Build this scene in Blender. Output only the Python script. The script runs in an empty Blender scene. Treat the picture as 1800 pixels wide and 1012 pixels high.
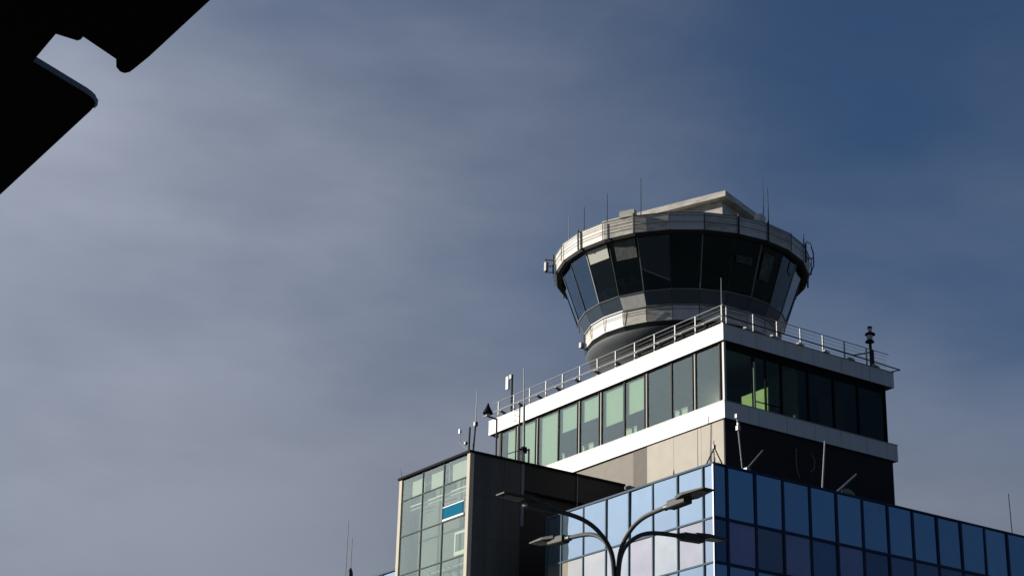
import bpy, math, random
from mathutils import Vector, Matrix
R = math.radians
random.seed(7)

# ------------------------------------------------------------------ camera
scn = bpy.context.scene
col = scn.collection
cam_d = bpy.data.cameras.new('camera'); cam = bpy.data.objects.new('camera', cam_d); col.objects.link(cam)
cam_d.sensor_width = 36.0; cam_d.sensor_fit = 'HORIZONTAL'; cam_d.lens = 36.0 * 3228.4456 / 1800.0
cam_d.clip_start = 0.05; cam_d.clip_end = 20000
right = Vector((0.82058077, -0.5709872, 0.02491622))
up = Vector((-0.23112787, -0.29165693, 0.92817894))
fwd = Vector((0.5227113, 0.76740462, 0.37129912))
M = Matrix(((right.x, up.x, -fwd.x), (right.y, up.y, -fwd.y), (right.z, up.z, -fwd.z))).to_4x4()
M.translation = Vector((-68.739, -79.372, 1.6))
cam.matrix_world = M
scn.camera = cam

# ------------------------------------------------------------------ exposure
scn.view_settings.view_transform = 'Standard'
scn.view_settings.look = 'None'
scn.view_settings.exposure = 0.0
scn.view_settings.gamma = 1.0

# ------------------------------------------------------------------ sun
SUN_AZ = R(-42.0)      # clockwise from +Y
SUN_EL = R(18.0)
sun_d = bpy.data.lights.new('sun', 'SUN'); sun = bpy.data.objects.new('sun', sun_d); col.objects.link(sun)
sun_d.energy = 5.0; sun_d.angle = R(0.5); sun_d.color = (1.0, 0.93, 0.82)
sdir = Vector((math.sin(SUN_AZ) * math.cos(SUN_EL), math.cos(SUN_AZ) * math.cos(SUN_EL), math.sin(SUN_EL)))
sun.rotation_euler = sdir.to_track_quat('Z', 'Y').to_euler()
sun.location = sdir * 200

# ------------------------------------------------------------------ world: Nishita sky with a soft bank of cloud
SKY = 0.05
w = bpy.data.worlds.new('World'); scn.world = w; w.use_nodes = True
nt = w.node_tree; nt.nodes.clear()
def wn(t, **k):
    n = nt.nodes.new(t)
    for a, b in k.items(): setattr(n, a, b)
    return n
def lk(a, b): nt.links.new(a, b)
def wmath(op, a, b=None, c=None, clamp=False):
    n = wn('ShaderNodeMath', operation=op); n.use_clamp = clamp
    for i, v in enumerate((a, b, c)):
        if v is None: continue
        if isinstance(v, (int, float)): n.inputs[i].default_value = v
        else: lk(v, n.inputs[i])
    return n.outputs[0]
out = wn('ShaderNodeOutputWorld'); bg = wn('ShaderNodeBackground'); bg.inputs[1].default_value = SKY
sky = wn('ShaderNodeTexSky', sky_type='NISHITA'); sky.sun_disc = False
sky.sun_elevation = SUN_EL; sky.sun_rotation = SUN_AZ; sky.air_density = 1.0; sky.dust_density = 0.6; sky.ozone_density = 2.0
tc = wn('ShaderNodeTexCoord')
def wdot(v):
    n = wn('ShaderNodeVectorMath', operation='DOT_PRODUCT'); lk(tc.outputs['Generated'], n.inputs[0]); n.inputs[1].default_value = v
    return n.outputs['Value']
def wnoise(scale, detail, rough, loc, sc=(1, 1, 1), rot=(0, 0, 0)):
    m = wn('ShaderNodeMapping'); m.inputs['Location'].default_value = loc; m.inputs['Scale'].default_value = sc; m.inputs['Rotation'].default_value = rot
    lk(tc.outputs['Generated'], m.inputs['Vector'])
    n = wn('ShaderNodeTexNoise'); n.inputs['Scale'].default_value = scale; n.inputs['Detail'].default_value = detail; n.inputs['Roughness'].default_value = rough
    lk(m.outputs[0], n.inputs['Vector']); return n.outputs['Fac']
def wramp(v, lo, hi, a=0.0, b=1.0):
    n = wn('ShaderNodeMapRange', interpolation_type='SMOOTHSTEP'); lk(v, n.inputs['Value'])
    n.inputs['From Min'].default_value = lo; n.inputs['From Max'].default_value = hi; n.inputs['To Min'].default_value = a; n.inputs['To Max'].default_value = b
    return n.outputs['Result']
def wmix(f, a, b):
    n = wn('ShaderNodeMix', data_type='RGBA')
    for s, v in ((n.inputs['Factor'], f), (n.inputs['A'], a), (n.inputs['B'], b)):
        if isinstance(v, (tuple, float)): s.default_value = v
        else: lk(v, s)
    return n.outputs['Result']
# the cloud bank is thickest to the west (towards the sun) and low down, thin in the east
lat = wdot(Vector((right.x, right.y, 0)).normalized())            # -: west, +: east
hgt = wdot(Vector((0, 0, 1)))
n1 = wnoise(2.6, 2, 0.45, (3.2, 1.7, 0.6), (1, 1, 1.7), (0.3, 0.4, 0.2))
n2 = wnoise(9.0, 4, 0.5, (0.4, 5.1, 2.2), (1, 1, 2.2), (0.5, 0.2, 0.0))
frt = wdot(Vector((fwd.x, fwd.y, 0)).normalized())
bank = wmath('ADD', wramp(lat, 0.34, -0.36), wmath('MULTIPLY', wramp(hgt, 0.36, 0.50, 0.0, 0.16), wramp(lat, 0.20, 0.03)))
low = wramp(hgt, 0.385, 0.20, 0.0, 0.95)
m1 = wmath('MULTIPLY_ADD', n1, 0.9, -0.45)
n3 = wnoise(16.0, 5, 0.55, (2.4, 0.3, 4.2), (0.5, 1, 2.6), (0.6, -0.35, 0.3))
m2 = wmath('MULTIPLY_ADD', n2, 0.30, -0.15)
high = wmath('MULTIPLY', wramp(hgt, 0.41, 0.54, 0.0, 0.52), wramp(lat, 0.10, -0.16, 0.3, 1.0))
both = wmath('SUBTRACT', wmath('ADD', bank, low), wmath('MULTIPLY', bank, low))
cov = wmath('ADD', wmath('SUBTRACT', wmath('ADD', wmath('ADD', both, m1), m2), high), wmath('MULTIPLY_ADD', n3, 0.13, -0.065))
cov = wramp(cov, -0.10, 1.06, 0.02, 0.97)
tone = wramp(wmath('ADD', wmath('ADD', n1, wmath('MULTIPLY', n2, 0.35)), wmath('MULTIPLY_ADD', n3, 0.15, -0.075)), 0.45, 0.85, 0.84, 1.08)
sunny = wdot(sdir)
glow = wmath('MULTIPLY', wramp(sunny, 0.22, 0.80, 0.96, 1.5), wramp(sunny, 0.70, 0.985, 1.0, 3.6))
k = 1.0 / SKY
cc = wn('ShaderNodeVectorMath', operation='SCALE'); cc.inputs[0].default_value = (0.258 * k, 0.285 * k, 0.352 * k)
lk(wmath('MULTIPLY', wmath('MULTIPLY', tone, glow), wmath('MULTIPLY', wramp(hgt, 0.40, 0.20, 1.0, 0.84), wramp(lat, 0.02, -0.27, 0.97, 1.08))), cc.inputs['Scale'])
skyb = wn('ShaderNodeVectorMath', operation='MULTIPLY'); lk(sky.outputs[0], skyb.inputs[0]); skyb.inputs[1].default_value = (0.62, 0.90, 1.22)
front_sky = wmix(cov, skyb.outputs[0], cc.outputs[0])
# unseen dark slate-blue half-sky added behind the camera to deepen the shade
back = wramp(frt, 0.55, -0.15, 0.0, 0.92)
lk(wmix(back, front_sky, (0.023 * k, 0.050 * k, 0.108 * k, 1.0)), bg.inputs[0]); lk(bg.outputs[0], out.inputs[0])

# ------------------------------------------------------------------ materials
def mat(name, base, rough=0.6, metal=0.0, var=0.0, vscale=2.0, bump=0.0, bscale=20.0, streak=False, spec=0.5, stretch=(1, 1, 1)):
    m = bpy.data.materials.new(name); m.use_nodes = True; t = m.node_tree; b = t.nodes['Principled BSDF']
    b.inputs['Base Color'].default_value = (*base, 1); b.inputs['Roughness'].default_value = rough; b.inputs['Metallic'].default_value = metal
    b.inputs['Specular IOR Level'].default_value = spec
    g = t.nodes.new('ShaderNodeTexCoord')
    if var > 0:
        mp = t.nodes.new('ShaderNodeMapping'); mp.inputs['Scale'].default_value = stretch if not streak else (3, 3, .25)
        t.links.new(g.outputs['Object'], mp.inputs[0])
        n = t.nodes.new('ShaderNodeTexNoise'); n.inputs['Scale'].default_value = vscale; n.inputs['Detail'].default_value = 6; n.inputs['Roughness'].default_value = .6
        t.links.new(mp.outputs[0], n.inputs['Vector'])
        r = t.nodes.new('ShaderNodeMapRange'); r.inputs['From Min'].default_value = .3; r.inputs['From Max'].default_value = .7
        r.inputs['To Min'].default_value = 1 - var; r.inputs['To Max'].default_value = 1 + var * .6; t.links.new(n.outputs['Fac'], r.inputs['Value'])
        s = t.nodes.new('ShaderNodeVectorMath'); s.operation = 'SCALE'; s.inputs[0].default_value = base; t.links.new(r.outputs[0], s.inputs['Scale'])
        t.links.new(s.outputs[0], b.inputs['Base Color'])
    if bump > 0:
        n = t.nodes.new('ShaderNodeTexNoise'); n.inputs['Scale'].default_value = bscale; n.inputs['Detail'].default_value = 3
        t.links.new(g.outputs['Object'], n.inputs['Vector'])
        bp = t.nodes.new('ShaderNodeBump'); bp.inputs['Strength'].default_value = bump; bp.inputs['Distance'].default_value = .02
        t.links.new(n.outputs['Fac'], bp.inputs['Height']); t.links.new(bp.outputs[0], b.inputs['Normal'])
    return m

def schlick(t, refl):
    """mirror share of a pane: refl head-on, rising to 1 at a grazing look, the same for either face"""
    ge = t.nodes.new('ShaderNodeNewGeometry'); d = t.nodes.new('ShaderNodeVectorMath'); d.operation = 'DOT_PRODUCT'
    t.links.new(ge.outputs['Incoming'], d.inputs[0]); t.links.new(ge.outputs['True Normal'], d.inputs[1])
    a = t.nodes.new('ShaderNodeMath'); a.operation = 'ABSOLUTE'; t.links.new(d.outputs['Value'], a.inputs[0])
    b = t.nodes.new('ShaderNodeMath'); b.operation = 'SUBTRACT'; b.inputs[0].default_value = 1; t.links.new(a.outputs[0], b.inputs[1])
    c = t.nodes.new('ShaderNodeMath'); c.operation = 'POWER'; c.inputs[1].default_value = 5; t.links.new(b.outputs[0], c.inputs[0])
    ad = t.nodes.new('ShaderNodeMath'); ad.operation = 'MULTIPLY_ADD'; ad.use_clamp = True; ad.inputs[1].default_value = 1 - refl; ad.inputs[2].default_value = refl
    t.links.new(c.outputs[0], ad.inputs[0]); return ad

def glass_thin(name, tint, refl=0.08, wave=0.02, rough=0.01, rtint=(1, 1, 1)):
    """pane one can see through: tinted transmission under a mirror coat"""
    m = bpy.data.materials.new(name); m.use_nodes = True; t = m.node_tree; t.nodes.clear()
    o = t.nodes.new('ShaderNodeOutputMaterial'); tr = t.nodes.new('ShaderNodeBsdfTransparent'); tr.inputs[0].default_value = (*tint, 1)
    gl = t.nodes.new('ShaderNodeBsdfGlossy'); gl.inputs['Roughness'].default_value = rough; gl.inputs['Color'].default_value = (*rtint, 1)
    ad = schlick(t, refl)
    mx = t.nodes.new('ShaderNodeMixShader'); t.links.new(ad.outputs[0], mx.inputs[0]); t.links.new(tr.outputs[0], mx.inputs[1]); t.links.new(gl.outputs[0], mx.inputs[2])
    t.links.new(mx.outputs[0], o.inputs[0]); return m

def glass_solid(name, body, refl=0.35, rtint=(.7, .8, 1), wave=0.03, var=.12):
    """opaque mirror-coated pane: what stands right behind it is the diffuse body"""
    m = bpy.data.materials.new(name); m.use_nodes = True; t = m.node_tree; t.nodes.clear()
    o = t.nodes.new('ShaderNodeOutputMaterial'); df = t.nodes.new('ShaderNodeBsdfDiffuse')
    gl = t.nodes.new('ShaderNodeBsdfGlossy'); gl.inputs['Roughness'].default_value = .015; gl.inputs['Color'].default_value = (*rtint, 1)
    g = t.nodes.new('ShaderNodeTexCoord')
    n0 = t.nodes.new('ShaderNodeTexNoise'); n0.inputs['Scale'].default_value = .5; n0.inputs['Detail'].default_value = 2; t.links.new(g.outputs['Object'], n0.inputs['Vector'])
    r = t.nodes.new('ShaderNodeMapRange'); r.inputs['From Min'].default_value = .3; r.inputs['From Max'].default_value = .7; r.inputs['To Min'].default_value = 1 - var; r.inputs['To Max'].default_value = 1 + var
    t.links.new(n0.outputs['Fac'], r.inputs['Value']); s = t.nodes.new('ShaderNodeVectorMath'); s.operation = 'SCALE'; s.inputs[0].default_value = body
    t.links.new(r.outputs[0], s.inputs['Scale']); t.links.new(s.outputs[0], df.inputs[0])
    n = t.nodes.new('ShaderNodeTexNoise'); n.inputs['Scale'].default_value = .7; n.inputs['Detail'].default_value = 1; t.links.new(g.outputs['Object'], n.inputs['Vector'])
    bp = t.nodes.new('ShaderNodeBump'); bp.inputs['Strength'].default_value = wave; bp.inputs['Distance'].default_value = .3; t.links.new(n.outputs['Fac'], bp.inputs['Height'])
    t.links.new(bp.outputs[0], gl.inputs['Normal'])
    ad = schlick(t, refl)
    mx = t.nodes.new('ShaderNodeMixShader'); t.links.new(ad.outputs[0], mx.inputs[0]); t.links.new(df.outputs[0], mx.inputs[1]); t.links.new(gl.outputs[0], mx.inputs[2])
    t.links.new(mx.outputs[0], o.inputs[0]); return m

white = mat('white_cladding', (.80, .79, .76), .5, var=.13, vscale=.9, streak=True)
joint = mat('joint_shadow_gap', (.03, .035, .04), .8)
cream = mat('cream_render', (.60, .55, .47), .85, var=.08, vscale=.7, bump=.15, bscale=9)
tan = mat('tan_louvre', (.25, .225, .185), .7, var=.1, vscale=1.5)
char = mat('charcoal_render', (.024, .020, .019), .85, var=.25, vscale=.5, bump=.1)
slate = mat('slate_cladding', (.085, .09, .092), .55, var=.22, vscale=.35, streak=True, spec=.3)
slate2 = mat('dark_slate_and_shade', (.022, .023, .027), .6, var=.2, vscale=.4, spec=.3)
black = mat('black_metal', (.012, .013, .015), .8, spec=.1)
sheetm = mat('black_sheet', (.002, .002, .002), .9, spec=.05)
dark = mat('dark_steel', (.035, .04, .045), .45, .3)
steel = mat('weathered_grey_steel', (.30, .31, .31), .5, .3, var=.2, vscale=4)
pale = mat('pale_grey_paint', (.55, .56, .54), .5, var=.12, vscale=5)
galv = mat('galvanised_steel', (.42, .42, .40), .42, .6, var=.18, vscale=6)
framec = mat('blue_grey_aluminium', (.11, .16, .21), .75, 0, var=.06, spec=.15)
frame_shade = mat('shaded_navy_aluminium', (.008, .02, .06), .35, .2)  # shaded copy of the blue-grey frame, the shade put into its colour
bluestrip = mat('blue_grey_flashing', (.12, .16, .22), .4, .2)
ivory = mat('ivory_pilaster', (.62, .56, .44), .7, var=.06)
mull = mat('bronze_mullion', (.07, .068, .058), .7, 0, spec=.2)
mull_p = mat('pale_mullion', (.45, .47, .44), .5)
blind = mat('pale_green_blind', (.74, .78, .72), .85, var=.05, stretch=(9, 9, .1), vscale=3)
innerw = mat('office_inner_wall', (.16, .19, .19), .9, var=.15)
yellowg = mat('sunlit_patch_lime', (.74, .78, .46), .8, var=.15)
inner_d = mat('dark_interior', (.015, .019, .024), .9)
ceil_m = mat('interior_ceiling', (.12, .14, .14), .9)
tealp = mat('teal_panel', (.003, .17, .30), .8, spec=.05)
roofm = mat('roof_membrane', (.10, .10, .10), .9, var=.2, bump=.3)
stained = mat('stained_white_panel', (.72, .68, .60), .5, var=.35, vscale=1.2, stretch=(1, 1, 3))
greyp = mat('grey_sill_panel', (.07, .10, .14), .3, .3, var=.1)
bowlm = mat('grey_concrete_shell', (.10, .115, .125), .6, var=.15, vscale=.6, streak=True)
soffit = mat('dark_soffit', (.02, .02, .022), .8)
cabglass = glass_thin('cab_glass', (.44, .56, .64), .05, .015, rtint=(.6, .8, 1))
offglass = glass_thin('office_glass', (.78, .85, .78), .09, .03, rtint=(.95, 1, .9))
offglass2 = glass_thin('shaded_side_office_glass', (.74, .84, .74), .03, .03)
stairglass = glass_thin('stair_glass', (.86, .90, .85), .13, rtint=(.95, .98, .84))
wall_in = mat('stair_inner_wall', (.27, .295, .275), .9, var=.12, vscale=.6)
screen_w = mat('pale_inner_screen', (.66, .68, .60), .8, var=.06)

# ------------------------------------------------------------------ mesh helpers
# tower and stair block scaled about the camera, unchanged in view: (scale, offset)
SITE = (1.0, Vector((0, 0, 0)))
TOWER = (1.0264, Vector((1.815, 2.095, -.042)))
STAIR = (1.03266, Vector((2.245, 2.592, -.052)))
CAM_SCALING = SITE
class MB:
    def __init__(s): s.v = []; s.f = []
    def hexa(s, p):                       # 8 points: bottom ring 0-3, top ring 4-7
        b = len(s.v); s.v += [tuple(q) for q in p]
        s.f += [tuple(b + i for i in q) for q in ((3, 2, 1, 0), (4, 5, 6, 7), (0, 1, 5, 4), (1, 2, 6, 5), (2, 3, 7, 6), (3, 0, 4, 7))]
        return s
    def box(s, x0, x1, y0, y1, z0, z1):
        return s.hexa([(x0, y0, z0), (x1, y0, z0), (x1, y1, z0), (x0, y1, z0), (x0, y0, z1), (x1, y0, z1), (x1, y1, z1), (x0, y1, z1)])
    def obox(s, c, ax, ay, az, hx, hy, hz):
        c = Vector(c); ax = Vector(ax).normalized() * hx; ay = Vector(ay).normalized() * hy; az = Vector(az).normalized() * hz
        return s.hexa([c - ax - ay - az, c + ax - ay - az, c + ax + ay - az, c - ax + ay - az, c - ax - ay + az, c + ax - ay + az, c + ax + ay + az, c - ax + ay + az])
    def tube(s, pts, r, n=8, closed=False):
        pts = [Vector(p) for p in pts]; N = len(pts)
        rr = r if isinstance(r, (list, tuple)) else [r] * N
        b0 = len(s.v); prev = None
        for i, p in enumerate(pts):
            if closed: d = pts[(i + 1) % N] - pts[i - 1]
            else: d = pts[min(i + 1, N - 1)] - pts[max(i - 1, 0)]
            d.normalize()
            if prev is None: a = d.orthogonal().normalized()
            else:
                a = prev - d * prev.dot(d); a.normalize()
            prev = a; c = d.cross(a)
            for k in range(n):
                t = 2 * math.pi * k / n; s.v.append(tuple(p + (a * math.cos(t) + c * math.sin(t)) * rr[i]))
        for i in range(N if closed else N - 1):
            j = (i + 1) % N
            for k in range(n):
                s.f.append((b0 + i * n + k, b0 + i * n + (k + 1) % n, b0 + j * n + (k + 1) % n, b0 + j * n + k))
        if not closed:
            s.f.append(tuple(b0 + k for k in range(n))[::-1]); s.f.append(tuple(b0 + (N - 1) * n + k for k in range(n)))
        return s
    def lathe(s, prof, cx, cy, n=48, ph=0.0, cap=True):
        b0 = len(s.v)
        for r, z in prof:
            for k in range(n):
                t = ph + 2 * math.pi * k / n; s.v.append((cx + r * math.cos(t), cy + r * math.sin(t), z))
        for i in range(len(prof) - 1):
            for k in range(n):
                s.f.append((b0 + i * n + k, b0 + i * n + (k + 1) % n, b0 + (i + 1) * n + (k + 1) % n, b0 + (i + 1) * n + k))
        if cap:
            s.f.append(tuple(b0 + k for k in range(n))[::-1]); s.f.append(tuple(b0 + (len(prof) - 1) * n + k for k in range(n)))
        return s
    def prism(s, poly, z0, z1):
        b = len(s.v); n = len(poly)
        s.v += [(x, y, z0) for x, y in poly] + [(x, y, z1) for x, y in poly]
        s.f.append(tuple(b + i for i in range(n))[::-1]); s.f.append(tuple(b + n + i for i in range(n)))
        for i in range(n): j = (i + 1) % n; s.f.append((b + i, b + j, b + n + j, b + n + i))
        return s
    def build(s, name, m, parent=None, smooth=False, bevel=0.0):
        kk, tt = CAM_SCALING; me = bpy.data.meshes.new(name); me.from_pydata([Vector(q) * kk + tt for q in s.v], [], s.f); me.update()
        import bmesh
        bm = bmesh.new(); bm.from_mesh(me); bmesh.ops.recalc_face_normals(bm, faces=bm.faces)
        if bevel: bmesh.ops.bevel(bm, geom=list(bm.edges), offset=bevel, segments=1, affect='EDGES')
        bm.to_mesh(me); bm.free()
        me.materials.append(m); o = bpy.data.objects.new(name, me); col.objects.link(o)
        if parent is not None:
            off = Vector((0, 0, 0)); p = parent
            while p is not None: off += p.location; p = p.parent
            me.transform(Matrix.Translation(-off)); o.parent = parent
        if smooth:
            for p in me.polygons: p.use_smooth = True
            try: me.set_sharp_from_angle(angle=R(35))
            except Exception: pass
        return o

def thing(name, label, cat, loc=(0, 0, 0), group=None):
    o = bpy.data.objects.new(name, None); col.objects.link(o); o.location = Vector(loc) * CAM_SCALING[0] + CAM_SCALING[1]; o.empty_display_size = .2
    o['label'] = label; o['category'] = cat
    if group: o['group'] = group
    return o
def struct(o): o['kind'] = 'structure'; return o

# ------------------------------------------------------------------ ground
gm = mat('grass_field', (.035, .045, .03), .95, var=.4, vscale=.05, bump=.5, bscale=3)
am = mat('asphalt', (.05, .05, .052), .9, var=.25, vscale=.3, bump=.3, bscale=30)
km = mat('kerb_stone', (.35, .34, .32), .85, var=.15)
pm = mat('pavement_slabs', (.16, .16, .155), .85, var=.15, vscale=.8)
lm = mat('road_paint', (.75, .75, .72), .7)
b = MB(); N = 24; S = 6000.0
for i in range(N + 1):
    for j in range(N + 1): b.v.append((-S + 2 * S * i / N, -S + 2 * S * j / N, 0))
for i in range(N):
    for j in range(N): b.f.append((i * (N + 1) + j, (i + 1) * (N + 1) + j, (i + 1) * (N + 1) + j + 1, i * (N + 1) + j + 1))
struct(b.build('ground', gm))
struct(MB().box(-400, 400, -62, -20, -.2, .004).build('road', am))
mk = MB()
for i in range(60): mk.box(-300 + i * 10, -296 + i * 10, -41.1, -40.95, .002, .008)
struct(mk.build('road_marking', lm))
struct(MB().box(-400, 400, -20, -19.75, -.1, .13).box(-400, 400, -62.25, -62, -.1, .13).build('kerb', km))
struct(MB().box(-400, 400, -19.75, -.3, -.1, .12).box(-400, 400, -90, -62.25, -.1, .12).build('pavement', pm))

# ------------------------------------------------------------------ blue glass wing
WZ = 32.6
wing = thing('glass_office_wing', 'long wing clad in a grid of mirror-blue glass panes at the lower right', 'office building')
ly = [0.95, 3.3, 5.65, 8.0, 10.33, 12.7, 15.08]           # mullions of the west face
rx = [1.06]
while rx[-1] < 57: rx.append(rx[-1] + 2.22)
rz = [WZ - .12, 29.3, 26.65, 23.35, 20.7, 17.4, 14.75, 11.45, 8.8, 5.5, 2.85, .3]
MB().box(.12, 60, .12, 16.70, 0, 32.1).build('core', inner_d, wing)
MB().box(.4, 59.6, .4, 16.6, 32.11, 32.2).build('roof', roofm, wing)
MB().box(-.06, .34, .34, 16.72, WZ - .10, WZ + .02).box(-.06, .34, -.06, .34, WZ - .10, WZ + .02).build('coping', framec, wing)
MB().box(.345, 60.0, -.06, .34, WZ - .10, WZ + .02).build('coping', frame_shade, wing).__setitem__('label', 'coping of the shaded face, shade put into its navy colour')
MB().box(.13, .33, .14, 16.6, 32.0, WZ - .105).box(.335, 59.9, .14, .33, 32.0, WZ - .105).build('parapet', slate2, wing)
fr = MB()
for y in ly: fr.box(-.045, .10, y - .05, y + .05, 0, WZ - .101)
fr.box(-.05, .10, 16.60, 16.72, 0, WZ - .101)
for z in rz[1:]:
    ys = [0.05] + ly + [16.60]
    for a, c in zip(ys[:-1], ys[1:]): fr.box(-.04, .10, a + .05, c - .05, z - .05, z + .05)
fr.build('frame', framec, wing)
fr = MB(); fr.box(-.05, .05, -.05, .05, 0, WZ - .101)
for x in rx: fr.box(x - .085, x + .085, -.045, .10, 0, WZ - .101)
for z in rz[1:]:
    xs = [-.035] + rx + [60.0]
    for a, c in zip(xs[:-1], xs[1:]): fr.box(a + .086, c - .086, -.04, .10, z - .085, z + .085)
fr.build('frame', frame_shade, wing)['label'] = 'frame of the shaded face, shade put into its navy colour'
BLL = (.42, .55, .72); BLR = (.42, .60, .86)
g_l1 = glass_solid('west_blue_pane', (.13, .19, .25), .47, (.82, .95, 1.0))  # bright west sky put into a paler body than the south panes
g_r1 = glass_solid('south_blue_pane', (.018, .055, .12), .66, (.46, .76, 1.0), .08)  # same glass on the shaded face, the darker sky put into its colour
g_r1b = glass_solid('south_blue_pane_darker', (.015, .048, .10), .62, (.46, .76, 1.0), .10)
west2 = [(.30, .38, .48), (.55, .50, .50), (.62, .64, .60), (.58, .52, .53), (.62, .64, .66), (.66, .64, .58), (.62, .58, .46), (.36, .34, .26)]
g_w2 = [glass_solid('west_blind_pane', tuple(q * .85 for q in c), .27, (.85, .92, 1.0), var=.15) for c in west2]
south2 = [(.008, .03, .075), (.30, .27, .44), (.09, .11, .08), (.29, .27, .43), (.06, .13, .22), (.26, .27, .42), (.03, .075, .10), (.10, .14, .22), (.09, .13, .20), (.10, .11, .18), (.06, .09, .14), (.08, .1, .16)]
g_s2 = [glass_solid('south_blind_pane', c, .26, (.50, .70, 1.0), var=.15) for c in south2]
ys = [0.05] + ly + [16.60]
jr = random.Random(3)
def pane_w(a, c, z0, z1, m):                                # one pane of the west face, very slightly out of true
    j = jr.uniform(-.014, .014); q = jr.uniform(-.014, .014)
    MB().hexa([(.03 + j, a, z0), (.07, a, z0), (.07, c, z0), (.03 - j, c, z0), (.03 + q, a, z1), (.07, a, z1), (.07, c, z1), (.03 + q - 2 * j, c, z1)]).build('glass_pane', m, wing)
def pane_s(a, c, z0, z1, m):
    j = jr.uniform(-.014, .014); q = jr.uniform(-.014, .014)
    MB().hexa([(a, .03 + j, z0), (c, .03 - j, z0), (c, .07, z0), (a, .07, z0), (a, .03 + q, z1), (c, .03 + q - 2 * j, z1), (c, .07, z1), (a, .07, z1)]).build('glass_pane', m, wing)
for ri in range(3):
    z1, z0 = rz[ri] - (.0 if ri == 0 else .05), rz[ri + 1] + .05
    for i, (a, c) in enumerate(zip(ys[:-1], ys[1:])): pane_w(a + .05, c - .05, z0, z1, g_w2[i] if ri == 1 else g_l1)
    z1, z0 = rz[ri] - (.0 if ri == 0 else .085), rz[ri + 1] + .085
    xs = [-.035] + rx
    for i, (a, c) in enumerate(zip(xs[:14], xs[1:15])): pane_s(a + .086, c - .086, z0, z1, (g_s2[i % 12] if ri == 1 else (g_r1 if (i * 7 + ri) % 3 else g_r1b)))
lo = MB()
for ri in range(3, 11):
    for a, c in zip(ys[:-1], ys[1:]): lo.box(.03, .07, a + .05, c - .05, rz[ri + 1] + .05, rz[ri] - .05)
lo.build('lower_glazing', g_l1, wing)
lo = MB(); xs = [-.035] + rx + [60.0]
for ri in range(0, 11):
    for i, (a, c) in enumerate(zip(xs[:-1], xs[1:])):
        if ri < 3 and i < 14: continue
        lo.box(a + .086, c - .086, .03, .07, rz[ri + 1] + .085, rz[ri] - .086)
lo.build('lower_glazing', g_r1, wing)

CAM_SCALING = STAIR
# ------------------------------------------------------------------ stair block with the glazed west face
SX, SY0, SY1, SZ = -6.2, 16.76, 25.5, 36.0
stair = thing('glazed_stair_block', 'dark slate block with a pale greenish glazed west face between ivory pilasters', 'building')
MB().box(SX + .9, 6.5, SY0 + .3, SY1, 0, SZ - .3).build('core', wall_in, stair)
s_ = MB()
s_.box(SX + .30, -2.13, SY0, SY0 + .28, 0, SZ - .1)
s_.build('south_wall', slate, stair)
s_ = MB(); s_.box(-1.88, 6.5, SY0, SY0 + .28, 34.12, SZ - .1); s_.box(-1.88, 6.5, SY0 + .18, SY0 + .28, 0, 34.12)
s_.build('recessed_wall', slate2, stair)  # the recess's shade is put into this darker slate
sm_ = MB()
for z in (33.2, 30.4, 27.6, 24.8, 22.0): sm_.box(SX + .33, -2.14, SY0 - .006, SY0 + .01, z, z + .025)
for x in (-4.9, -3.5): sm_.box(x, x + .02, SY0 - .004, SY0 + .01, 5, SZ - .12)
sm_.build('panel_seam', joint, stair)
MB().box(-2.128, -1.882, SY0 - .03, SY0 + .26, 31.7, SZ - .1).build('blue_flashing', bluestrip, stair)
MB().box(-2.128, -1.882, SY0 - .01, SY0 + .26, 0, 31.69).build('lower_flashing', slate2, stair)
MB().box(-.6, 6.48, SY0 - .07, SY0 + .10, 34.02, 34.11).build('ledge', black, stair)
MB().tube([(2.44, SY0 - .05, 33.0), (2.44, SY0 - .05, 35.9)], .035).build('downpipe', galv, stair)
MB().box(SX - .1, 6.52, SY0 - .10, SY0 + .35, SZ - .09, SZ + .06).box(SX - .1, SX + .3, SY0 + .35, SY1 + .1, SZ - .09, SZ + .06).build('roof_flashing', black, stair)
MB().box(SX + .31, 6.48, SY0 + .36, SY1, SZ - .29, SZ - .1).build('roof', roofm, stair)
MB().box(SX, SX + .32, SY0 - .02, SY0 + .32, 0, SZ - .095).build('pilaster', ivory, stair)
MB().box(SX, SX + .32, SY1 - .34, SY1, 0, SZ - .095).build('pilaster', ivory, stair)
MB().box(SX + .3, SX + .89, SY1 - .25, SY1 - .01, 0, SZ - .3).build('north_wall', screen_w, stair)
rows = [SZ - .1, 34.36, 31.86, 29.22, 26.6, 24.0, 21.4, 18.8, 16.2, 13.6, 11, 8.4, 5.8, 3.2, .3]
sy = [SY0 + .32, 19.9, 22.52, SY1 - .34]
fr = MB()
for y in sy[1:3]: fr.box(SX + .03, SX + .13, y - .05, y + .05, 0, SZ - .1)
for z in rows[1:]:
    for a, c in zip([sy[0]] + [q + .05 for q in sy[1:3]], [q - .05 for q in sy[1:3]] + [sy[3]]): fr.box(SX + .04, SX + .12, a, c, z - .04, z + .04)
fr.build('glazing_bars', mat('grey_green_bars', (.10, .115, .105), .8, 0, spec=.15), stair)
for ri in range(3):
    for a, c in zip(sy[:-1], sy[1:]): MB().box(SX + .07, SX + .09, a + .05, c - .05, rows[ri + 1] + .04, rows[ri] - .04).build('glass_pane', stairglass, stair)
lo = MB()
for ri in range(3, len(rows) - 1):
    for a, c in zip(sy[:-1], sy[1:]): lo.box(SX + .07, SX + .09, a + .05, c - .05, rows[ri + 1] + .04, rows[ri] - .04)
lo.build('lower_glazing', stairglass, stair)
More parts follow.
